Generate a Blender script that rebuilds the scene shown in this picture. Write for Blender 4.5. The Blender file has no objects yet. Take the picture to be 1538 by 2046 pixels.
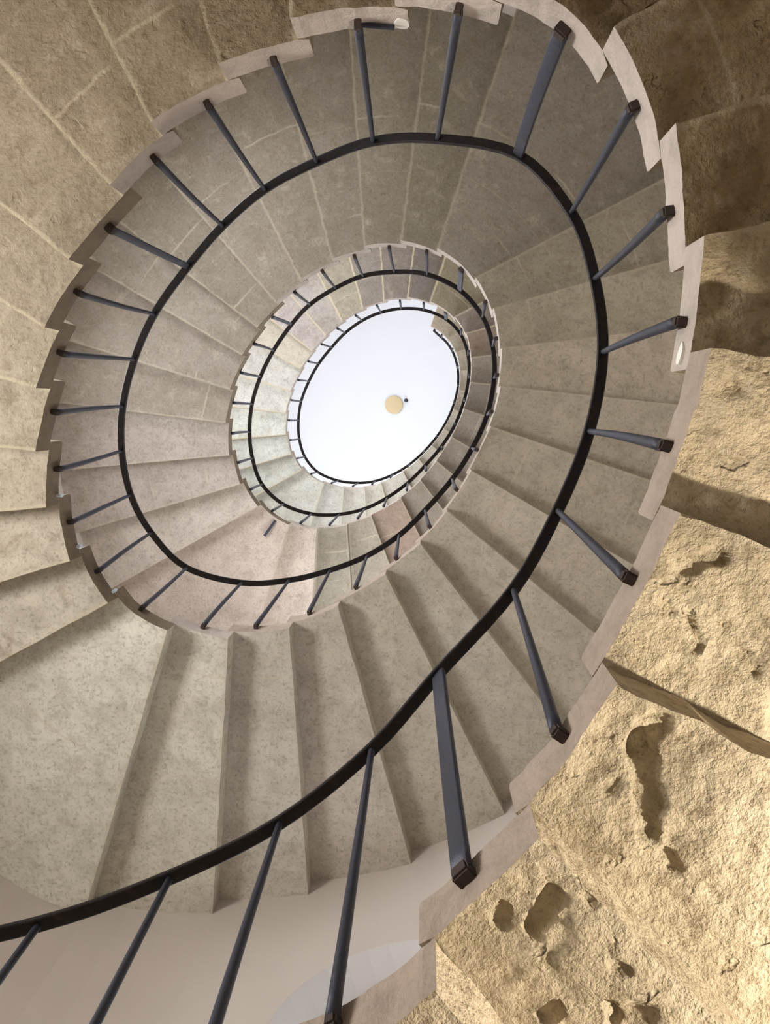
import bpy, bmesh, math, random
import numpy as np
from mathutils import Vector, Matrix, noise as mnoise
# pixel survey of the photograph: handrail / foot position of every baluster, joints between steps
T = {0: (75, 1851), 1: (338, 1757), 2: (558, 1647), 3: (742, 1500), 4: (876, 1347), 5: (1026, 1180), 6: (1115, 1021), 7: (1178, 862), 8: (1205, 703), 9: (1189, 556), 10: (1142, 423), 11: (1035, 308), 12: (874, 276), 13: (745, 281), 14: (632, 322), 15: (528, 377), 16: (444, 450), 17: (374, 532), 18: (307, 627), 19: (267, 718), 20: (244, 812), 21: (242, 901), 22: (260, 989), 23: (301, 1065), 24: (372, 1135), 25: (482, 1165), 26: (577, 1160), 27: (659, 1140), 28: (733, 1111), 29: (797, 1070), 30: (849, 1020), 31: (903, 958), 32: (943, 896), 33: (973, 829), 34: (987, 755), 35: (984, 692), 36: (964, 633), 37: (918, 579), 38: (853, 548), 39: (788, 543), 40: (725, 551), 41: (670, 575), 42: (619, 608), 43: (582, 648), 44: (546, 700), 45: (520, 752), 46: (503, 807), 47: (498, 863), 48: (504, 916), 49: (523, 968), 50: (561, 1012), 51: (622, 1030), 52: (678, 1030), 53: (729, 1019), 54: (773, 996), 55: (817, 965), 56: (848, 932), 57: (883, 893), 58: (910, 850), 59: (928, 802), 60: (938, 754), 61: (937, 710), 62: (924, 668), 63: (894, 635), 64: (846, 616), 65: (800, 615), 66: (759, 623), 67: (723, 639), 68: (688, 664), 69: (663, 693), 70: (635, 726), 71: (617, 760), 72: (599, 802), 73: (595, 839), 74: (596, 877), 75: (606, 913), 76: (631, 946), 77: (676, 963), 78: (717, 966), 79: (750, 963), 80: (786, 949), 81: (819, 929), 82: (849, 901), 83: (874, 872), 84: (894, 840), 85: (908, 806), 86: (916, 772), 87: (916, 736), 88: (906, 702), 89: (886, 673)}
F = {3: (675, 2037), 4: (934, 1742), 5: (1122, 1462), 6: (1259, 1154), 7: (1332, 893), 8: (1362, 647), 9: (1338, 427), 10: (1269, 217), 11: (1126, 63), 12: (918, 18), 13: (716, 49), 14: (549, 122), 15: (416, 208), 16: (310, 317), 17: (221, 455), 18: (156, 583), 19: (122, 704), 20: (109, 822), 21: (114, 936), 22: (141, 1042), 23: (195, 1141), 24: (284, 1216), 25: (407, 1253), 26: (513, 1253), 27: (620, 1226), 28: (716, 1179), 29: (796, 1117), 30: (863, 1058), 31: (918, 981), 32: (956, 899), 33: (990, 824), 34: (998, 750), 35: (998, 677), 36: (979, 603), 37: (929, 530), 38: (855, 495), 39: (777, 486), 40: (707, 504), 41: (642, 535), 42: (583, 577), 43: (540, 629), 44: (504, 683), 45: (475, 741), 46: (461, 802), 47: (455, 866), 48: (470, 925), 49: (491, 981), 50: (534, 1030), 51: (602, 1055), 52: (657, 1058), 53: (718, 1041), 54: (769, 1017), 55: (818, 984), 56: (854, 944), 63: (898, 619), 64: (847, 597), 65: (799, 593), 66: (752, 604), 67: (707, 626), 68: (672, 652), 69: (640, 685), 70: (612, 719), 71: (592, 757), 72: (577, 798), 73: (571, 839), 74: (575, 880), 75: (586, 917), 76: (614, 954), 77: (662, 971)}
S = {4: [(818, 1925),(816, 2016)], 5: [(1055, 1660),(1150, 1785),(1230, 1870)], 6: [(1242, 1371),(1350, 1420),(1455, 1469),(1507, 1490)], 7: [(1350, 1024),(1538, 1094)], 8: [(1389, 690),(1538, 712)], 9: [(1377, 475),(1476, 448),(1538, 434)], 10: [(1322, 253),(1391, 219),(1538, 192)], 13: [(785, 25),(785, 0)], 14: [(585, 65),(575, 0)], 15: [(442, 146),(416, 49),(393, 0)], 16: [(309, 260),(276, 195),(228, 98),(176, 0)], 17: [(244, 395),(182, 335),(156, 299),(104, 241)], 18: [(155, 535),(110, 500),(0, 406)], 19: [(110, 666),(88, 646),(0, 601)], 20: [(94, 783),(68, 780),(0, 760)], 22: [(112, 1014),(0, 1014)], 23: [(161, 1116),(120, 1135),(0, 1165)], 24: [(216, 1204),(125, 1251),(0, 1321)], 25: [(333, 1262),(240, 1560),(190, 1750)], 26: [(456, 1268),(440, 1450),(425, 1815)], 27: [(577, 1250),(600, 1500),(615, 1790)], 28: [(678, 1215),(767, 1507),(823, 1725)], 29: [(775, 1156),(829, 1281),(872, 1343),(935, 1500),(1002, 1612)], 30: [(838, 1085),(902, 1185),(951, 1242),(984, 1278),(1060, 1375)], 31: [(902, 1029),(956, 1070),(1030, 1136),(1066, 1163),(1120, 1217),(1172, 1253)], 32: [(950, 946),(979, 960),(1102, 1022),(1186, 1078),(1238, 1114)], 33: [(988, 855),(1020, 864),(1155, 908),(1199, 931),(1293, 958)], 34: [(1006, 773),(1185, 792),(1352, 809)], 35: [(1009, 695),(1190, 674),(1214, 674),(1350, 655)], 36: [(991, 614),(1179, 561),(1331, 520)], 37: [(959, 547),(1138, 454),(1326, 354)], 38: [(883, 478),(941, 296),(957, 244),(1022, 58)], 39: [(801, 478),(818, 341),(837, 195),(857, 36)], 40: [(724, 478),(714, 325),(704, 228),(697, 78)], 41: [(649, 478),(623, 351),(600, 290)], 42: [(594, 549),(555, 471),(526, 396),(483, 331)], 43: [(556, 610),(465, 505)], 44: [(515, 655),(488, 643),(371, 545)], 45: [(487, 712),(455, 701),(322, 630),(237, 565)], 46: [(459, 778),(426, 770),(286, 731),(224, 708),(143, 682)], 47: [(452, 845),(270, 822),(127, 805)], 48: [(455, 910),(398, 916),(244, 929),(130, 939)], 49: [(478, 968),(398, 988),(276, 1030),(156, 1064)], 50: [(505, 1020),(400, 1077),(325, 1118),(242, 1168)], 51: [(572, 1058),(548, 1105),(517, 1234)], 52: [(632, 1066),(630, 1164),(622, 1226)], 53: [(696, 1062),(704, 1175)], 54: [(747, 1043),(786, 1129)]}
TILT = (0.13102749698011365, 0.050749999344296644)
EXPO = 0.15
WARM = 235
WIN = 110
LOW_FILL = 200  # power of the fill lamp in the added low opening
TOP_FILL = 17  # power of the fill lamps in the added openings below the ceiling
F_PX, CX, CY = 1538.0, 769.0, 1023.0
RISE = 0.17          # one step
RAIL_H = 1.10        # handrail above the baluster foot
Z0 = 2.26            # handrail above the lens at baluster 0
ZB = 0.54            # lens above the ground floor
N = 26               # steps in one turn
KMIN, KMAX = -9, 89
PI = math.pi
ax_, ay_ = TILT
Rx = np.array([[1,0,0],[0,math.cos(ax_),-math.sin(ax_)],[0,math.sin(ax_),math.cos(ax_)]])
Ry = np.array([[math.cos(ay_),0,math.sin(ay_)],[0,1,0],[-math.sin(ay_),0,math.cos(ay_)]])
M = Rx @ Ry

def ray(p):
    d = np.array([(p[0]-CX)/F_PX, (p[1]-CY)/F_PX, 1.0]) @ M
    return d/d[2]
def at(p, z):                       # survey: where the sight line through p reaches height z above the lens
    return (ray(p)*z)[:2]
def zrail(k): return Z0+k*RISE
def zfoot(k): return zrail(k)-RAIL_H
def tread(k): return zfoot(k)+0.04
def under(k): return tread(k)-RISE

# ---- the surveyed plan of the well --------------------------------------
RAILP = {k: at(T[k], zrail(k)) for k in T}
FOOTP = {k: at(F[k], zfoot(k)) for k in F}
for k in range(57, 63): FOOTP[k] = RAILP[k]+(FOOTP[k-26]-RAILP[k-26])*0.5
for k in range(78, 90): FOOTP[k] = RAILP[k]*1.0
FOOTP[0] = FOOTP[26]+(RAILP[0]-RAILP[26]); FOOTP[1] = FOOTP[27]+(RAILP[1]-RAILP[27]); FOOTP[2] = FOOTP[28]+(RAILP[2]-RAILP[28])
for k in range(-1, -13, -1):
    d = (RAILP[0]-RAILP[26])*max(0, 1+k/12)
    RAILP[k] = RAILP[k+26]+d; FOOTP[k] = FOOTP[k+26]+d
for k in range(90, 93):
    RAILP[k] = RAILP[k-26]+(RAILP[89]-RAILP[63]); FOOTP[k] = FOOTP[k-26]+(FOOTP[89]-FOOTP[63])
def smooth(D, lo, w):
    E = dict(D)
    for k in D:
        if k >= lo and k-1 in D and k+1 in D: E[k] = D[k]*(1-w)+(D[k-1]+D[k+1])*w/2
    return E
RAILP = smooth(RAILP, 50, .35)
FOOTP = smooth(smooth(FOOTP, 28, .4), 40, .3)

def cr(D, s):                       # Catmull-Rom along a dict of points
    k = math.floor(s); u = s-k
    ks = sorted(D)
    g = lambda i: D[min(max(i, ks[0]), ks[-1])]
    p0, p1, p2, p3 = g(k-1), g(k), g(k+1), g(k+2)
    return 0.5*((2*p1)+(-p0+p2)*u+(2*p0-5*p1+4*p2-p3)*u*u+(-p0+3*p1-3*p2+p3)*u**3)

CEN = np.array([-0.80, 0.02])
# ---- mean outline, outer wall ---------------------------------------------
mean = {r: np.mean([FOOTP[j] for j in range(r, 78, 26)], axis=0) for r in range(26)}
ring = [cr({k: mean[k % 26] for k in range(-3, 30)}, i/4) for i in range(104)]
WIDTH = 2.12
def offset(ringpts, w):
    n = len(ringpts); out = []
    for i in range(n):
        t = ringpts[(i+3) % n]-ringpts[(i-3) % n]
        nn = np.array([t[1], -t[0]])/np.linalg.norm(t)
        if np.dot(nn, ringpts[i]-CEN) < 0: nn = -nn
        rr = i/4; out.append(ringpts[i]+nn*(w+.30*math.exp(-((rr-24.8)/1.6)**2)))
    for _ in range(6):
        out = [out[i]*.5+(out[i-1]+out[(i+1) % n])*.25 for i in range(n)]
    return out
WALL = offset(ring, WIDTH)
WALL_OUT = offset(ring, WIDTH+.55)
def cross2(a, b): return a[0]*b[1]-a[1]*b[0]
def hit_wall(p, d):                 # from p along d to the wall outline
    best = None
    for i in range(len(WALL)):
        a, b = WALL[i], WALL[(i+1) % len(WALL)]
        den = cross2(d, b-a)
        if abs(den) < 1e-9: continue
        t = cross2(a-p, b-a)/den; u = cross2(a-p, d)/den
        if t > 0 and -1e-6 <= u <= 1+1e-6 and (best is None or t < best[0]): best = (t, i+u)
    return best

# ---- seams between the steps ------------------------------------------------
def seam_dir(k):
    a = [at(p, under(k-1)) for p in S[k]]
    d = a[-1]-a[0]
    return d/np.linalg.norm(d)
DIRS = {k % 26: seam_dir(k) for k in range(26, 52) if k in S}
SDIR = {}
for k in range(KMIN-1, KMAX+3):
    d = DIRS[k % 26]
    if k in S and k not in (4, 13, 14, 22): d = seam_dir(k)*.6+d*.4
    SDIR[k] = d/np.linalg.norm(d)
def nearest_s(p, k):
    best = min((np.linalg.norm(cr(FOOTP, s)-p), s) for s in np.arange(k-1.1, k+.11, .02))
    return best[1]
SS = {}
for k in range(KMIN-1, KMAX+3):
    j = k if k in S else next(q for q in (k+26, k-26, k-52, k+52) if q in S)
    s = nearest_s(at(S[j][0], under(j-1)), j)-j
    SS[k] = k+min(max(s, -.75), -.25)
SEAM = {}
for k in SS:
    p = cr(FOOTP, SS[k]); d = SDIR[k]
    h = hit_wall(p, d)
    SEAM[k] = (p, p+d*h[0], h[1])
def wall_at(u):
    n = len(WALL); i = int(math.floor(u)); f = u-i
    return WALL[i % n]*(1-f)+WALL[(i+1) % n]*f

# ---- materials -----------------------------------------------------------------
def nt(name):
    m = bpy.data.materials.new(name); m.use_nodes = True
    n = m.node_tree; n.nodes.clear()
    out = n.nodes.new('ShaderNodeOutputMaterial'); b = n.nodes.new('ShaderNodeBsdfPrincipled')
    n.links.new(b.outputs[0], out.inputs[0])
    return m, n, b
class G:
    def __init__(s, n): s.n = n; s.L = n.links.new
    def node(s, typ, **kw):
        x = s.n.nodes.new(typ)
        for k, v in kw.items(): setattr(x, k, v)
        return x
    def math(s, op, a, b=None, clamp=False):
        x = s.node('ShaderNodeMath', operation=op, use_clamp=clamp)
        for i, v in enumerate((a, b)):
            if v is None: continue
            if isinstance(v, (int, float)): x.inputs[i].default_value = v
            else: s.L(v, x.inputs[i])
        return x.outputs[0]
    def mix(s, f, a, b, blend='MIX'):
        x = s.node('ShaderNodeMix', data_type='RGBA', blend_type=blend)
        for i, v in ((0, f), (6, a), (7, b)):
            if isinstance(v, (int, float)): x.inputs[i].default_value = v
            elif isinstance(v, tuple): x.inputs[i].default_value = (*v, 1)
            else: s.L(v, x.inputs[i])
        return x.outputs[2]
    def ramp(s, f, lo, hi):
        x = s.node('ShaderNodeMapRange', interpolation_type='SMOOTHSTEP'); s.L(f, x.inputs[0])
        x.inputs[1].default_value = lo; x.inputs[2].default_value = hi
        return x.outputs[0]
    def noise(s, vec, scale, detail=4, rough=.55, dist=0):
        x = s.node('ShaderNodeTexNoise'); s.L(vec, x.inputs['Vector'])
        x.inputs['Scale'].default_value = scale; x.inputs['Detail'].default_value = detail
        x.inputs['Roughness'].default_value = rough; x.inputs['Distortion'].default_value = dist
        return x.outputs['Fac']

def srgb(r, g, b):
    f = lambda c: (c/255/12.92) if c/255 <= .04045 else ((c/255+.055)/1.055)**2.4
    return (f(r), f(g), f(b))

def stone(name, rough_amp, stain, fine_amp):
    m, n, b = nt(name); g = G(n)
    tc = g.node('ShaderNodeTexCoord').outputs['Object']
    info = g.node('ShaderNodeObjectInfo')
    off = g.node('ShaderNodeVectorMath', operation='ADD'); g.L(tc, off.inputs[0])
    cmb = g.node('ShaderNodeCombineXYZ')
    g.L(g.math('MULTIPLY', info.outputs['Random'], 37.0), cmb.inputs[0]); g.L(g.math('MULTIPLY', info.outputs['Random'], 11.0), cmb.inputs[1])
    g.L(cmb.outputs[0], off.inputs[1]); v = off.outputs[0]
    big = g.noise(v, 1.3, 3, .6, .4); mid = g.noise(v, 6, 5, .65, .3); fine = g.noise(v, 55, 4, .7)
    blotch = g.noise(v, 2.6, 6, .7, 1.2)
    col = info.outputs['Color']
    c = g.mix(g.ramp(big, .35, .68), g.mix(.30*stain+.08, col, (.15, .115, .075)), col)
    c = g.mix(g.math('MULTIPLY', g.ramp(blotch, .56, .74), .62*stain), c, srgb(112, 84, 54))
    c = g.mix(g.math('MULTIPLY', g.ramp(mid, .55, .75), .32), c, srgb(212, 202, 184))
    dark = g.ramp(g.noise(v, 19, 4, .75), .62, .76)
    c = g.mix(g.math('MULTIPLY', dark, .22+.25*stain), c, srgb(86, 72, 54))
    speck = g.ramp(g.noise(v, 38, 3, .8), .50, .66)
    c = g.mix(g.math('MULTIPLY', speck, .30), c, (.10, .08, .058))
    c = g.mix(g.math('MULTIPLY', g.ramp(g.noise(v, 3.7, 5, .72, .4), .40, .66), .24), c, srgb(108, 98, 80))
    c = g.mix(g.math('MULTIPLY', g.ramp(fine, .5, .72), .12), c, srgb(226, 216, 196))
    mott = g.noise(v, 12, 5, .78, .5)
    c = g.mix(g.math('MULTIPLY', g.ramp(mott, .50, .64), .14+.30*stain), c, srgb(104, 84, 58))
    c = g.mix(g.math('MULTIPLY', g.ramp(g.noise(v, 4.3, 5, .75, .8), .54, .70), .12+.36*stain), c, srgb(196, 184, 166))
    # lime mortar in the joints
    uv1 = g.node('ShaderNodeUVMap', uv_map='joint'); uv2 = g.node('ShaderNodeUVMap', uv_map='along')
    s1 = g.node('ShaderNodeSeparateXYZ'); g.L(uv1.outputs[0], s1.inputs[0])
    s2 = g.node('ShaderNodeSeparateXYZ'); g.L(uv2.outputs[0], s2.inputs[0])
    wob = g.math('MULTIPLY', g.math('SUBTRACT', g.noise(v, 9, 4, .7), .5), .05)
    e = g.math('ADD', g.math('MINIMUM', s1.outputs[0], s1.outputs[1]), wob)
    mort = g.math('SUBTRACT', 1.0, g.ramp(e, .006, .026))
    j = g.math('ABSOLUTE', g.math('ADD', g.math('SUBTRACT', s2.outputs[0], s2.outputs[1]), wob))
    mort2 = g.math('MULTIPLY', g.math('SUBTRACT', 1.0, g.ramp(j, .003, .014)), g.ramp(g.noise(v, 1.7, 2, .5), .42, .62))
    mo = g.math('MAXIMUM', g.math('MULTIPLY', mort, g.math('ADD', .25, g.math('MULTIPLY', info.outputs['Alpha'], .75))), g.math('MULTIPLY', mort2, .6))
    c = g.mix(g.math('MULTIPLY', mo, .72), c, srgb(200, 188, 164))
    g.L(c, b.inputs['Base Color']); b.inputs['Roughness'].default_value = .93
    b.inputs['Specular IOR Level'].default_value = .2
    hgt = g.math('ADD', g.math('MULTIPLY', g.noise(v, 8, 8, .66), 1.5), g.math('MULTIPLY', g.noise(v, 75, 2, .7), .10+.16*fine_amp))
    hole = g.ramp(g.noise(v, 11, 3, .5, .3), .64, .72)
    hgt = g.math('SUBTRACT', hgt, g.math('MULTIPLY', hole, .45*fine_amp))
    bp = g.node('ShaderNodeBump'); bp.inputs['Strength'].default_value = 1.0; bp.inputs['Distance'].default_value = rough_amp
    g.L(hgt, bp.inputs['Height']); g.L(bp.outputs[0], b.inputs['Normal'])
    return m
M_ROUGH = stone('weathered_rough_limestone', .035, .75, 1.0)
M_MID = stone('dressed_limestone', .012, .55, .5)
M_SMOOTH = stone('smooth_limestone', .006, .28, .3)

def facing(name, col):
    m, n, b = nt(name); g = G(n); v = g.node('ShaderNodeTexCoord').outputs['Object']
    c = g.mix(g.ramp(g.noise(v, 7, 5, .7, .5), .4, .7), col, tuple(x*.78 for x in col))
    c = g.mix(g.math('MULTIPLY', g.ramp(g.noise(v, 60, 3, .7), .5, .8), .35), c, tuple(x*.6 for x in col))
    g.L(c, b.inputs['Base Color']); b.inputs['Roughness'].default_value = .9
    bp = g.node('ShaderNodeBump'); bp.inputs['Distance'].default_value = .012
    g.L(g.math('ADD', g.noise(v, 14, 5, .7), g.math('MULTIPLY', g.noise(v, 70, 3), .3)), bp.inputs['Height']); g.L(bp.outputs[0], b.inputs['Normal'])
    return m
M_FACE = facing('limewashed_step_end', srgb(188, 176, 167))
M_FACE2 = facing('shaded_bare_step_end', srgb(128, 114, 96))  # bare stone, its brown darkened to carry the left side's shade
M_FACE3 = facing('pinkish_stone_step_end', srgb(170, 154, 140))
M_TREAD = facing('worn_pale_tread', srgb(222, 212, 196))

def plaster(name, col, amp=.004, var=.1, sc=.8):
    m, n, b = nt(name); g = G(n); v = g.node('ShaderNodeTexCoord').outputs['Object']
    c = g.mix(g.math('MULTIPLY', g.ramp(g.noise(v, sc, 4, .6, .5), .35, .7), var), col, tuple(x*.55 for x in col))
    g.L(c, b.inputs['Base Color']); b.inputs['Roughness'].default_value = .85
    bp = g.node('ShaderNodeBump'); bp.inputs['Distance'].default_value = amp
    g.L(g.noise(v, 5, 5, .6), bp.inputs['Height']); g.L(bp.outputs[0], b.inputs['Normal'])
    return m
M_WALL = plaster('cream_wall_plaster', srgb(202, 193, 185))
M_CEIL = plaster('white_ceiling_plaster', srgb(232, 237, 246), .003, .05, .5)

def iron(name, col, rough, rust=0):
    m, n, b = nt(name); g = G(n); v = g.node('ShaderNodeTexCoord').outputs['Object']
    c = g.mix(g.math('MULTIPLY', g.ramp(g.noise(v, 26, 5, .7), .5, .72), .35+rust), col, srgb(74, 50, 36))
    g.L(c, b.inputs['Base Color']); b.inputs['Roughness'].default_value = rough
    b.inputs['Metallic'].default_value = .35
    bp = g.node('ShaderNodeBump'); bp.inputs['Distance'].default_value = .0015
    g.L(g.noise(v, 90, 4, .7), bp.inputs['Height']); g.L(bp.outputs[0], b.inputs['Normal'])
    return m
M_RAIL = iron('near_black_painted_iron', srgb(24, 19, 21), .5)
M_BAR = iron('blue_grey_painted_iron', srgb(58, 61, 74), .5)
M_RUST = iron('rusty_iron_anchor', srgb(72, 62, 58), .85, .3)

# ---- building helpers -------------------------------------------------------------
COL = bpy.context.scene.collection
def obj(name, verts, faces, mat, parent=None, smooth_=False):
    me = bpy.data.meshes.new(name); me.from_pydata([tuple(map(float, v)) for v in verts], [], faces)
    for m in (mat if isinstance(mat, (list, tuple)) else [mat]): me.materials.append(m)
    if smooth_:
        for p in me.polygons: p.use_smooth = True
    me.update()
    o = bpy.data.objects.new(name, me); COL.objects.link(o)
    if parent: o.parent = parent
    return o
def empty(name, label, cat, loc=(0, 0, 0)):
    o = bpy.data.objects.new(name, None); COL.objects.link(o); o.location = loc
    o['label'] = label; o['category'] = cat
    return o
def V3(p, z): return np.array([p[0], p[1], z+ZB])
def fix_normals(o):
    bm = bmesh.new(); bm.from_mesh(o.data); bmesh.ops.recalc_face_normals(bm, faces=bm.faces); bm.to_mesh(o.data); bm.free()

# ---- staircase -------------------------------------------------------------------
stairs = empty('staircase', 'winding stone staircase of wedge steps climbing round an open oval well', 'staircase')
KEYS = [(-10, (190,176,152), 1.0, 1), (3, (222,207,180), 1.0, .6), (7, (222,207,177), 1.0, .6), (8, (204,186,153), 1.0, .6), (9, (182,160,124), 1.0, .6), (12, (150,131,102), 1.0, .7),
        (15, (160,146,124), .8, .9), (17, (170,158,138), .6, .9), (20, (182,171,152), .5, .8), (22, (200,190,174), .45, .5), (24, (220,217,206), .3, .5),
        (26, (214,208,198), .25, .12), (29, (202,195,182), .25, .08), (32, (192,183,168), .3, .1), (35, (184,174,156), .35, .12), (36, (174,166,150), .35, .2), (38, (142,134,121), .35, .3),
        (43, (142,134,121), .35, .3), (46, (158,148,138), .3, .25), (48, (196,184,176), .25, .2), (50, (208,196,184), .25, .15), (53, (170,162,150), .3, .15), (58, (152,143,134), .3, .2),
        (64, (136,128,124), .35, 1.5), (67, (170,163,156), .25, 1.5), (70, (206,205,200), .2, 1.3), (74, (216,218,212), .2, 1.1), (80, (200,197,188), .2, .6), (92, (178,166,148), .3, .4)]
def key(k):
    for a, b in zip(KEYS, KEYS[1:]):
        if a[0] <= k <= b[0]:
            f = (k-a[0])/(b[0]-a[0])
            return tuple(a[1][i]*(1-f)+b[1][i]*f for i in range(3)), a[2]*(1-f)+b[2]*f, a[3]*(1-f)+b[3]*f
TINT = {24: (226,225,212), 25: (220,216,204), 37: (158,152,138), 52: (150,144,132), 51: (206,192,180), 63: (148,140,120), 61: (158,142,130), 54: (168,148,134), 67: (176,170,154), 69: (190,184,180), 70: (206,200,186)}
rnd = random.Random(5)
# spalled hollows seen on the nearest soffits: step, two pixels, radius, depth
HOLLOWS = [(5, (1312, 1450), (1288, 1500), .045, .03), (5, (1290, 1500), (1296, 1660), .036, .03), (5, (1215, 1580), (1235, 1570), .018, .012), (5, (1330, 1710), (1350, 1735), .022, .02), (5, (1410, 1770), (1425, 1785), .014, .012),
           (4, (1105, 1795), (1070, 1855), .03, .035), (4, (1170, 1790), (1180, 1800), .016, .02), (4, (1225, 1925), (1245, 1930), .018, .02), (4, (1110, 2010), (1085, 2030), .02, .025), (4, (1215, 2010), (1225, 2030), .022, .025), (3, (985, 1820), (975, 1850), .018, .02), (4, (1000, 1820), (1000, 1850), .022, .02),
           (6, (1365, 1130), (1440, 1110), .03, .018), (6, (1325, 1205), (1345, 1225), .012, .012), (6, (1375, 1240), (1392, 1295), .018, .018), (6, (1430, 1225), (1450, 1250), .012, .012), (6, (1490, 1310), (1510, 1340), .022, .018), (7, (1460, 770), (1475, 780), .02, .015)]
MOUNDS = [(4, (1290, 1965), (1300, 1970), .075, .014), (4, (1290, 2035), (1330, 2030), .05, .012), (4, (1170, 1860), (1150, 1900), .06, .012), (4, (1260, 1860), (1285, 1890), .05, .012)]
SPOTS = {}
for sign, L_ in ((1, HOLLOWS), (-1, MOUNDS)):
    for (k, a, b, r, d) in L_: SPOTS.setdefault(k, []).append((at(a, under(k)), at(b, under(k)), r, d*sign))
def fbm(p, oct_=4):
    s = 0; a = 1; q = Vector(p)
    for _ in range(oct_):
        s += a*mnoise.noise(q); q = q*2.07+Vector((3.1, 1.7, 5.3)); a *= .52
    return s
def hit_d(k): return np.linalg.norm(SEAM[k][1]-SEAM[k][0])
for k in range(KMIN, KMAX+1):
    near = 2 <= k <= 13
    na, nb = (64, 190) if 3 <= k <= 6 else (40, 110) if 7 <= k <= 9 else (24, 60) if near else (12, 30) if k < 30 else (8, 14)
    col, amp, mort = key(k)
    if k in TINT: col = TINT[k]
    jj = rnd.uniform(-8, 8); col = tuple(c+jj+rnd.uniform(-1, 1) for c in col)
    s0, s1 = SS[k], SS[k+1]
    u0, u1 = SEAM[k][2], SEAM[k+1][2]
    n = len(WALL)
    du = (u1-u0+n/2) % n-n/2
    zt, zu = tread(k), under(k)
    disp = .016*amp if near else .006*amp
    verts = []; uvj = []; uva = []
    nose = 0.05
    j1 = .25+rnd.uniform(0, .18); j2 = 1.05+rnd.uniform(0, .35)
    grid = {}
    for j in range(nb+1):
        b = j/nb
        for i in range(na+1):
            a = i/na
            pi_ = cr(FOOTP, s0+(s1-s0)*a); po = wall_at(u0+du*a)
            # keep straight seams
            p = pi_*(1-b)+po*b
            w = b*np.linalg.norm(po-pi_)
            tdir = SEAM[k+1][0]-SEAM[k][0]
            wid = abs(cross2((SEAM[k+1][0]*(1-b)+SEAM[k+1][1]*b)-(SEAM[k][0]*(1-b)+SEAM[k][1]*b), SDIR[k]))
            z = zu+.002
            edge = min(a, 1-a, b*3, .12)/.12
            q = (p[0]*3, p[1]*3, k*1.37)
            dz = fbm(q, 4 if near else 3)*disp*1.6
            if near:
                cv = mnoise.noise(Vector((p[0]*4.2+9, p[1]*4.2, k*2.1)))
                if cv > .28: dz += min((cv-.28)*.16, .028)*amp      # spalled hollows
                dz += fbm((p[0]*21, p[1]*21, k), 3)*.0045*amp
                for (pa, pb, r, d) in SPOTS.get(k, ()):
                    ab = pb-pa; tt = min(max(np.dot(p-pa, ab)/max(np.dot(ab, ab), 1e-9), 0), 1)
                    dd_ = np.linalg.norm(p-pa-ab*tt)+mnoise.noise(Vector((p[0]*22, p[1]*22, 3)))*r*.5
                    if dd_ < r: dz += d*min(1, (r-dd_)/(r*(.28 if d > 0 else .8)))
            z += max(dz, -.02)*((.25+.75*edge) if k < 22 else edge)
            if near or k < 28:
                wv = fbm((p[0]*7, p[1]*7, k*.7), 3)
                if b < .001: p = p+(p-CEN)/np.linalg.norm(p-CEN)*abs(wv)*.008
                if a > .999 and 0 < b < 1: p = p+tdir*wv*(.03 if k < 14 else .012)
            grid[i, j] = len(verts); verts.append(V3(p, z)); uvj.append((a*wid, (1-a)*wid)); uva.append((w, j1 if w < .7 else j2))
    faces = []; mats = []
    for j in range(nb):
        for i in range(na):
            faces.append((grid[i, j], grid[i, j+1], grid[i+1, j+1], grid[i+1, j])); mats.append(0)
    # perimeter, raised to the tread
    per = [(i, 0) for i in range(na)]+[(na, j) for j in range(nb)]+[(i, nb) for i in range(na, 0, -1)]+[(0, j) for j in range(nb, 0, -1)]
    fwd = SEAM[k][0]-SEAM[k+1][0]; fwd = fwd/np.linalg.norm(fwd)
    rows = [per]
    top = {}
    for lev, zz in ((1, zu+.012), (2, zt-.02), (3, zt)):
        for (i, j) in per:
            base = np.array(verts[grid[i, j]][:2]); b = j/nb; a = i/na
            if i == 0:
                ex = cr(FOOTP, s0)-cr(FOOTP, s0-.18); ex2 = -SDIR[k]*0
                dn = np.array([-SDIR[k][1], SDIR[k][0]])
                if np.dot(dn, fwd) < 0: dn = -dn
                base = base+dn*(nose if k > KMIN else 0)*(1 if lev < 3 else .9)
            top[lev, i, j] = len(verts); verts.append(np.array([base[0], base[1], zz+ZB]))
            w = np.linalg.norm(base-SEAM[k][0])
            uvj.append((.3, .3)); uva.append((9, 0))
    def ring_faces(lo, hi, L):
        for q in range(L):
            a_, b_ = per[q], per[(q+1) % L]
            ia, ib = lo(a_), lo(b_); ja, jb = hi(a_), hi(b_)
            faces.append((ia, ib, jb, ja)); mats.append(1 if (a_[1] == 0 and b_[1] == 0) else 0)
    L = len(per)
    ring_faces(lambda q: grid[q], lambda q: top[(1,)+q], L)
    ring_faces(lambda q: top[(1,)+q], lambda q: top[(2,)+q], L)
    ring_faces(lambda q: top[(2,)+q], lambda q: top[(3,)+q], L)
    faces.append(tuple(top[(3,)+q] for q in per)); mats.append(2)
    m0 = M_ROUGH if k <= 14 else M_MID if k <= 23 else M_SMOOTH
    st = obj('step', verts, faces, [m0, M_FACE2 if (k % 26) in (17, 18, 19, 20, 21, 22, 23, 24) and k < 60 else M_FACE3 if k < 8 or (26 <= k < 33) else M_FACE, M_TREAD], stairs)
    me = st.data
    me.polygons.foreach_set('material_index', mats)
    l1 = me.uv_layers.new(name='joint'); l2 = me.uv_layers.new(name='along')
    vi = np.zeros(len(me.loops), dtype=np.int32); me.loops.foreach_get('vertex_index', vi)
    l1.data.foreach_set('uv', np.array(uvj, dtype=np.float32)[vi].ravel()); l2.data.foreach_set('uv', np.array(uva, dtype=np.float32)[vi].ravel())
    fix_normals(st)
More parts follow.
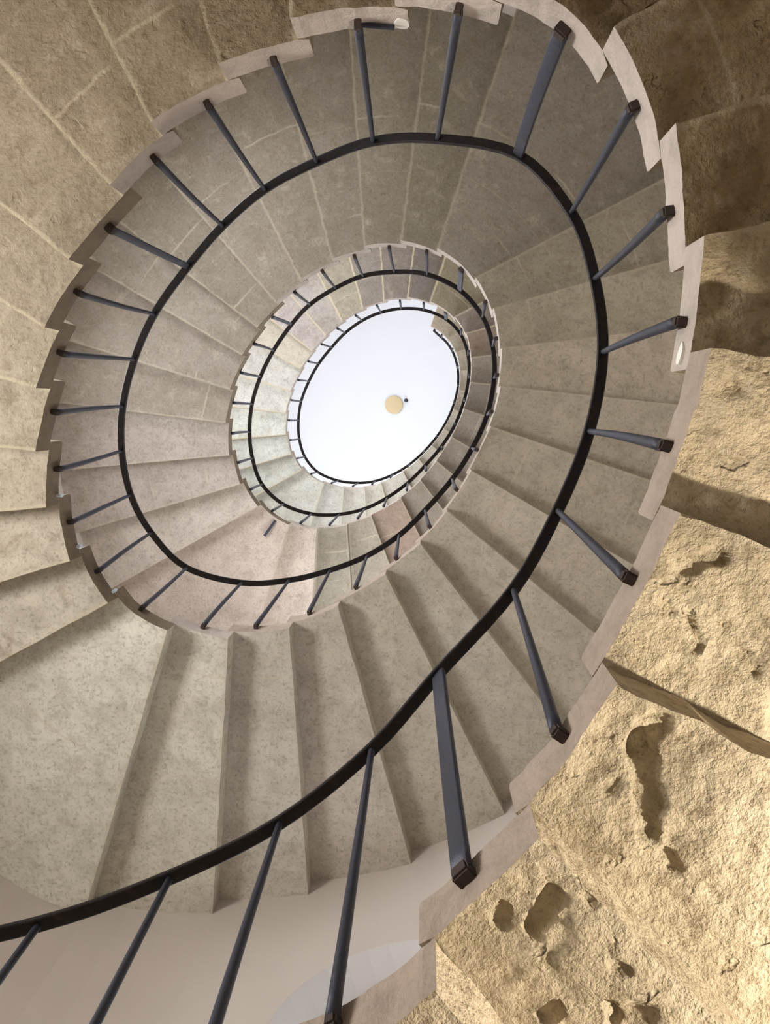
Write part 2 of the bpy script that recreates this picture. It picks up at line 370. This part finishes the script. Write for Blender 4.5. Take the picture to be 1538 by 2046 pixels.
    bm = bmesh.new(); bm.from_mesh(me)
    for e_ in bm.edges:
        if len(e_.link_faces) == 2 and e_.calc_face_angle(0) > .9: e_.smooth = False
    bm.to_mesh(me); bm.free()
    nf = na*nb
    sm = np.zeros(len(me.polygons), dtype=bool); sm[:nf] = True
    me.polygons.foreach_set('use_smooth', sm)
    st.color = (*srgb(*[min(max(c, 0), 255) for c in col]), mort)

# ---- railing ---------------------------------------------------------------------
railing = empty('railing', 'black iron railing with thin bars spiralling up the open oval well', 'railing')
def sweep(name, pts, prof, mat, parent, up=np.array([0, 0, 1.0]), closed_ends=True):
    verts = []; faces = []; m = len(prof)
    for i, p in enumerate(pts):
        t = pts[min(i+1, len(pts)-1)]-pts[max(i-1, 0)]; t = t/np.linalg.norm(t)
        s = np.cross(t, up); s = s/np.linalg.norm(s); u = np.cross(s, t)
        for (x, y) in prof: verts.append(p+s*x+u*y)
    for i in range(len(pts)-1):
        for j in range(m):
            a = i*m+j; b = i*m+(j+1) % m
            faces.append((a, b, b+m, a+m))
    faces.append(tuple(range(m-1, -1, -1))); faces.append(tuple((len(pts)-1)*m+j for j in range(m)))
    o = obj(name, verts, faces, mat, parent, False); fix_normals(o)
    return o
def rrect(w, h, r, n=3):
    out = []
    for cx_, cy_, a0 in ((w/2-r, h/2-r, 0), (-w/2+r, h/2-r, 90), (-w/2+r, -h/2+r, 180), (w/2-r, -h/2+r, 270)):
        for i in range(n+1):
            a = math.radians(a0+90*i/n); out.append((cx_+r*math.cos(a), cy_+r*math.sin(a)))
    return out
RZ = lambda s: zrail(s)
pts = [V3(cr(RAILP, s), RZ(s)+.012) for s in np.arange(KMIN, 89.01, .2)]
# a short return down at the top newel
e = pts[-1]; dd = (pts[-1]-pts[-2]); dd = dd/np.linalg.norm(dd)
outw = np.array([*SDIR[90], 0])
endp = V3(at((867, 661), zrail(89)+.1), zrail(89)+.12)
pts += [e*.5+endp*.5, endp, endp+outw*.10+np.array([0, 0, .02])]
hr = sweep('handrail', pts, rrect(.052, .024, .008), M_RAIL, railing)
for p in hr.data.polygons: p.use_smooth = False
FLAT = {4: .062, 11: .060, 17: .042, 37: .065, 63: .06, 43: .04}
def bar(k):
    top = V3(cr(RAILP, k), RZ(k)); bot = V3(FOOTP[k], zfoot(k)-.02)
    inward = (CEN-FOOTP[k]); inward = inward/np.linalg.norm(inward)
    tang = cr(FOOTP, k+.1)-cr(FOOTP, k-.1); tang = tang/np.linalg.norm(tang)
    nrm = np.array([-tang[1], tang[0]])
    if np.dot(nrm, inward) < 0: nrm = -nrm
    bot = bot+np.array([*(nrm*.022), 0])
    ax = top-bot
    rad = (.0125, .019) if k not in FLAT else None
    verts = []; faces = []
    ts = [0, .06, .12, .2, .35, .55, .8, 1.0]
    wob = rnd.uniform(-.006, .006)
    t3 = np.array([*tang, 0]); n3 = np.array([*nrm, 0])
    m = 12 if not (k in FLAT) else None
    prof0 = [(math.cos(2*PI*i/12), math.sin(2*PI*i/12)) for i in range(12)] if rad else [(x, y) for x, y in rrect(1, .36, .12, 2)]
    m = len(prof0)
    for t in ts:
        c = bot+ax*t+t3*math.sin(t*PI)*wob+n3*math.sin(t*PI)*wob*.5
        if rad:
            r = rad[1]*(1-t)+rad[0]*t
            sc = (r, r)
        else: sc = (FLAT[k], FLAT[k])
        for (x, y) in prof0: verts.append(c+t3*x*sc[0]+n3*y*sc[1])
    for i in range(len(ts)-1):
        for j in range(m):
            a = i*m+j; b = i*m+(j+1) % m; faces.append((a, b, b+m, a+m))
    faces.append(tuple(range(m-1, -1, -1))); faces.append(tuple((len(ts)-1)*m+j for j in range(m)))
    o = obj('baluster', verts, faces, M_BAR, railing, True); fix_normals(o)
    if 3 <= k <= 41:       # square iron anchor let into the step end
        w = (.036 if k not in FLAT else .058)*(.43 if k < 12 else .38)
        c = bot+np.array([0, 0, -.004])
        vs = []
        for (y, z, s_) in ((.017, .02, 1.0), (.012, -.022, 1.2), (-.05, -.026, 1.1), (-.05, .02, .9)):
            for sx in (-1, 1): vs.append(c+t3*w*sx*s_+n3*y+np.array([0, 0, z]))
        fs = [(0, 1, 3, 2), (2, 3, 5, 4), (4, 5, 7, 6), (6, 7, 1, 0), (0, 2, 4, 6), (1, 7, 5, 3)]
        an = obj('anchor', vs, fs, M_RUST, o)
        bm = bmesh.new(); bm.from_mesh(an.data); bmesh.ops.bevel(bm, geom=bm.edges[:], offset=.006, segments=2, affect='EDGES'); bmesh.ops.recalc_face_normals(bm, faces=bm.faces); bm.to_mesh(an.data); bm.free()
    return o
for k in range(KMIN, 90): bar(k)

# ---- iron strap beside one baluster with a dab of white filler, stray bracket -----
b13 = V3(FOOTP[13], zfoot(13)+.0)
q = V3(at((788, 55), zfoot(13)), zfoot(13))
strap = sweep('iron_strap', [b13+(q-b13)*t+np.array([0, 0, .0]) for t in (0, .3, .6, 1)], rrect(.02, .012, .004, 1), M_BAR, railing)
M_DAB = plaster('white_filler', srgb(236, 234, 226))
M_BLUE = plaster('sky_glint_filler', srgb(222, 232, 248))  # white filler with a bluish sky glint put into its colour
def patch(k, px, z, w, h, mat, push=.0):
    """small dab of filler on a step end, seen at pixel px at height z"""
    c = at(px, z); s_ = nearest_s(c, k+.5) if k+.5 else 0
    best = min(np.arange(k-1, k+1.2, .02), key=lambda q_: np.linalg.norm(cr(FOOTP, q_)-c))
    b0 = cr(FOOTP, best); t_ = cr(FOOTP, best+.05)-cr(FOOTP, best-.05); t_ = t_/np.linalg.norm(t_)
    n_ = np.array([-t_[1], t_[0]]); n_ = n_ if np.dot(n_, CEN-b0) > 0 else -n_
    t3 = np.array([*t_, 0]); n3 = np.array([*n_, 0]); cc = V3(b0, z)
    prof = [(math.cos(a_)*w/2*(1+.12*math.sin(3*a_+k)), math.sin(a_)*h/2*(1+.1*math.cos(2*a_+k))) for a_ in np.linspace(0, 2*PI, 15)[:-1]]
    vs = [cc+t3*x_+np.array([0, 0, y_])+n3*dp for dp in (-.02, .006+push) for (x_, y_) in prof]
    m_ = len(prof)
    fs = [tuple(range(m_)), tuple(range(2*m_-1, m_-1, -1))]+[(j_, (j_+1) % m_, (j_+1) % m_+m_, j_+m_) for j_ in range(m_)]
    o = obj('filler_glint_patch', vs, fs, mat, stairs); fix_normals(o); return o
patch(13, (803, 55), zfoot(13)-.01, .06, .09, M_DAB)
patch(8, (1390, 712), under(8)+.08, .07, .04, M_DAB)
for k_, px_ in ((22, (126, 990)), (23, (166, 1091)), (24, (228, 1181))): patch(k_-1, px_, tread(k_-1)-.012, .022, .045, M_BLUE, .02)  # glints on the tread corners, put in as bluish dabs
q0 = V3(at((550, 1040), under(50)-.01), under(50)-.01); q1 = V3(at((528, 1071), under(50)-.03), under(50)-.03)
stub = sweep('iron_stub', [q0, q0*.5+q1*.5, q1], rrect(.034, .02, .006, 1), M_BAR, railing)

# ---- outer wall ------------------------------------------------------------------
ZTOP = 19.4
def hit_ray(p):                     # wall point seen at pixel p
    d = ray(p); h = hit_wall(np.zeros(2), d[:2])
    return h[1], h[0]
nz = 2
verts = []; faces = []; n = len(WALL)
zs = [-ZB-.02, ZTOP]
for ringp, flip in ((WALL, 0), (WALL_OUT, 1)):
    for z in zs:
        for p in ringp: verts.append(V3(p, z))
def idx(r, l, i): return (r*2+l)*n+i % n
for i in range(n):
    faces.append((idx(0, 0, i), idx(0, 0, i+1), idx(0, 1, i+1), idx(0, 1, i)))
    faces.append((idx(1, 0, i), idx(1, 1, i), idx(1, 1, i+1), idx(1, 0, i+1)))
    faces.append((idx(0, 0, i), idx(1, 0, i), idx(1, 0, i+1), idx(0, 0, i+1)))
    faces.append((idx(0, 1, i), idx(0, 1, i+1), idx(1, 1, i+1), idx(1, 1, i)))
wall = obj('wall_outer', verts, faces, M_WALL); fix_normals(wall)
wall['kind'] = 'structure'
def frame_at(u):
    p = wall_at(u); t = wall_at(u+1)-wall_at(u-1); t = t/np.linalg.norm(t)
    nn = np.array([t[1], -t[0]])
    if np.dot(nn, p-CEN) < 0: nn = -nn
    return p, t, nn
cutters = []
OPEN = []       # (u, z bottom, z spring, width)
def opening(u, zb, zs_, w, kind):
    p, t, nn = frame_at(u)
    prof = [(-w/2, zb), (w/2, zb)]+[(w/2*math.cos(a), zs_+w/2*math.sin(a)) for a in np.linspace(0, PI, 17)]
    vs = []
    for dpt in (-.6, 1.2):
        for (x, z) in prof: vs.append(V3(p+t*x+nn*dpt, z))
    m = len(prof)
    fs = [tuple(range(m)), tuple(range(2*m-1, m-1, -1))]+[(j, (j+1) % m, (j+1) % m+m, j+m) for j in range(m)]
    c = obj('cutter', vs, fs, M_WALL); fix_normals(c); cutters.append(c)
    OPEN.append((u, zb, zs_, w, kind, prof))
ua, ta = hit_ray((775, 1886)); za = ta*1.0
print('ARCH', ua, za)
for ring_ in range(4):
    opening(ua+0.0, za-2.3+ring_*N*RISE, za-.75+ring_*N*RISE, 1.5, 'window')
def u_of(r):
    return SEAM[26+int(r)][2]
for ring_ in range(-1, 3):
    dz_ = ring_*N*RISE
    opening(u_of(21), tread(21)+.95+dz_, tread(21)+2.1+dz_, 1.5, 'window')  # left side window on each turn; the lowest, unseen, is added as fill
    if ring_ >= 0: opening(u_of(17), tread(17)+.95+dz_, tread(17)+2.1+dz_, 1.3, 'window')  # unseen windows added to light the soffits at upper left
for r in (1, 14, 19, 23):
    opening(u_of(r), 17.2, 18.2, 1.3, 'window')  # unseen openings added below the ceiling to brighten it
for c in cutters:
    m = wall.modifiers.new('b', 'BOOLEAN'); m.operation = 'DIFFERENCE'; m.object = c; m.solver = 'EXACT'
dg = bpy.context.evaluated_depsgraph_get()
me = bpy.data.meshes.new_from_object(wall.evaluated_get(dg))
wall.modifiers.clear(); wall.data = me
for c in cutters: bpy.data.objects.remove(c)

M_GLASS = bpy.data.materials.new('window_glass'); M_GLASS.use_nodes = True
gb = M_GLASS.node_tree.nodes['Principled BSDF']; gb.inputs['Transmission Weight'].default_value = 1; gb.inputs['Roughness'].default_value = .02; gb.inputs['IOR'].default_value = 1.1
M_FRAME = plaster('grey_window_paint', srgb(150, 148, 142))
nwin = 0
def area(name, loc, direction, w, h, power, col):
    L_ = bpy.data.lights.new(name, 'AREA'); L_.shape = 'RECTANGLE'; L_.size = w; L_.size_y = h; L_.energy = power; L_.color = col
    o = bpy.data.objects.new(name, L_); COL.objects.link(o); o.location = loc
    o.rotation_euler = Vector(direction).to_track_quat('-Z', 'Y').to_euler()
    return o
for (u, zb, zs_, w, kind, prof) in OPEN:
    p, t, nn = frame_at(u)
    if kind == 'window':
        nwin += 1
        fr = []; fc = []
        m = len(prof)
        cz = (zb+zs_)/2
        for dpt in (.42, .48):
            for s_ in (1.0, .9):
                for (x, z) in prof: fr.append(V3(p+t*x*s_+nn*dpt, cz+(z-cz)*s_))
        for j in range(m):
            a, b = j, (j+1) % m
            fc += [(a, b, b+m, a+m), (a+2*m, a+3*m, b+3*m, b+2*m), (a+m, b+m, b+3*m, a+3*m), (a, a+2*m, b+2*m, b)]
        w_ = obj('window_%d' % nwin, fr, fc, M_FRAME); fix_normals(w_); w_['kind'] = 'structure'
        gl = obj('pane', [V3(p+t*x*.9+nn*.45, cz+(z-cz)*.9) for (x, z) in prof], [tuple(range(m))], M_GLASS, w_)
    top_ = zb > 16
    hgt = zs_-zb+w*.4
    pw = {'window': WIN, 'low_opening': LOW_FILL}[kind]
    if top_: pw = TOP_FILL
    elif zb < 2: pw = LOW_FILL
    elif zb < 3: pw = 5
    area('daylight_fill', V3(p+nn*.36, (zb+zs_)/2+w*.15), (-nn[0], -nn[1], .12), w*.85, hgt*.9, pw, (.93, .96, 1.0) if zb > 3 else (1, .97, .93))  # area lamp in each opening; those in the added ones are fill

# ---- floor, ceiling --------------------------------------------------------------
fl = obj('floor', [V3(p, -ZB) for p in WALL_OUT]+[V3(p, -ZB-.15) for p in WALL_OUT], [tuple(range(n)), tuple(range(2*n-1, n-1, -1))]+[(i, (i+1) % n, (i+1) % n+n, i+n) for i in range(n)], plaster('pale_floor_stone', srgb(205, 196, 180)))
fix_normals(fl); fl['kind'] = 'structure'
verts = []; faces = []
R_ = 14
for j in range(R_+1):
    f = j/R_
    for i in range(n):
        p = CEN*0+np.mean(WALL, axis=0)*(1-f)+(WALL_OUT[i]*.35+WALL[i]*.65)*f
        verts.append(V3(p, ZTOP+.9*(1-f*f)))
for j in range(R_):
    for i in range(n):
        faces.append((j*n+i, j*n+(i+1) % n, (j+1)*n+(i+1) % n, (j+1)*n+i))
base = len(verts)
verts += [v+np.array([0, 0, .25]) for v in verts]
faces += [tuple(reversed([q+base for q in f_])) for f_ in faces[:]]
for i in range(n):
    a = R_*n+i; b = R_*n+(i+1) % n; faces.append((a, b, b+base, a+base))
ce = obj('ceiling', verts, faces, M_CEIL, None, True)
bm = bmesh.new(); bm.from_mesh(ce.data); bmesh.ops.remove_doubles(bm, verts=bm.verts, dist=1e-5); bmesh.ops.dissolve_degenerate(bm, edges=bm.edges, dist=1e-6); bmesh.ops.recalc_face_normals(bm, faces=bm.faces); bm.to_mesh(ce.data); bm.free()
ce['kind'] = 'structure'
# ceiling rose / lamp disc
def lathe(name, c, prof, mat, parent=None, seg=48):
    vs = []; fs = []
    for (r, z) in prof:
        for i in range(seg): vs.append(np.array([c[0]+r*math.cos(2*PI*i/seg), c[1]+r*math.sin(2*PI*i/seg), c[2]+z]))
    for a in range(len(prof)-1):
        for i in range(seg): fs.append((a*seg+i, a*seg+(i+1) % seg, (a+1)*seg+(i+1) % seg, (a+1)*seg+i))
    fs.append(tuple(range(seg))); fs.append(tuple((len(prof)-1)*seg+i for i in range(seg-1, -1, -1)))
    o = obj(name, vs, fs, mat, parent, False); fix_normals(o)
    return o
def on_ceiling(p):
    z = ZTOP+.5
    c0 = np.mean(WALL, axis=0)
    for _ in range(20):
        q_ = at(p, z); h = hit_wall(c0, (q_-c0)/np.linalg.norm(q_-c0)); f = np.linalg.norm(q_-c0)/h[0]; z = ZTOP+.9*(1-f*f)
    return V3(q_, z)
M_OCH = plaster('ochre_painted_disc', srgb(216, 198, 160), .001, .1, 3)
c = on_ceiling((787, 809)); r = 17.5/F_PX*c[2]
cl = lathe('ceiling_disc', c, [(r*.55, -.075), (r*.93, -.06), (r, -.035), (r, .05)], M_OCH)
cl['label'] = 'round ochre disc fixed to the middle of the white ceiling'; cl['category'] = 'ceiling disc'
c = on_ceiling((811, 800))
hk = lathe('ceiling_hook', c, [(.012, -.10), (.03, -.09), (.034, -.03), (.05, -.02), (.05, .05)], M_BAR, None, 16)
hk['label'] = 'tiny dark hook in the white ceiling beside the ochre disc'; hk['category'] = 'hook'

# ---- warm wall lamp under the first flight (lights the rough stones) -----------------
lp = bpy.data.lights.new('wall_lamp_bulb', 'SPOT'); lp.energy = WARM; lp.color = (1.0, .89, .73); lp.shadow_soft_size = .035; lp.spot_size = math.radians(113); lp.spot_blend = .08
lo = bpy.data.objects.new('wall_lamp_bulb', lp); COL.objects.link(lo)
lo.location = V3((1.95, 1.45), .95)
lo.rotation_euler = Vector((-1.9, .2, 1.2)).to_track_quat('-Z', 'Y').to_euler()

# ---- world, camera ---------------------------------------------------------------
w = bpy.data.worlds.new('sky'); bpy.context.scene.world = w; w.use_nodes = True
w.node_tree.nodes['Background'].inputs[0].default_value = (.75, .87, 1, 1); w.node_tree.nodes['Background'].inputs[1].default_value = 1.5
cam = bpy.data.cameras.new('camera'); co = bpy.data.objects.new('camera', cam); COL.objects.link(co)
cam.sensor_fit = 'VERTICAL'; cam.sensor_height = 36; cam.lens = 36*F_PX/2046; cam.clip_start = .02
R3 = Matrix(((M[0][0], -M[1][0], -M[2][0]), (M[0][1], -M[1][1], -M[2][1]), (M[0][2], -M[1][2], -M[2][2])))
co.matrix_world = Matrix.Translation((0, 0, ZB)) @ R3.to_4x4()
sc = bpy.context.scene; sc.camera = co
sc.view_settings.view_transform = 'Standard'; sc.view_settings.look = 'None'; sc.view_settings.gamma = 1; sc.view_settings.exposure = EXPO
sc.view_settings.use_curve_mapping = False
sc.cycles.max_bounces = 8; sc.cycles.diffuse_bounces = 4; sc.cycles.use_adaptive_sampling = True; sc.cycles.adaptive_threshold = .12; sc.cycles.use_denoising = True
sc.cycles.sample_clamp_indirect = 8
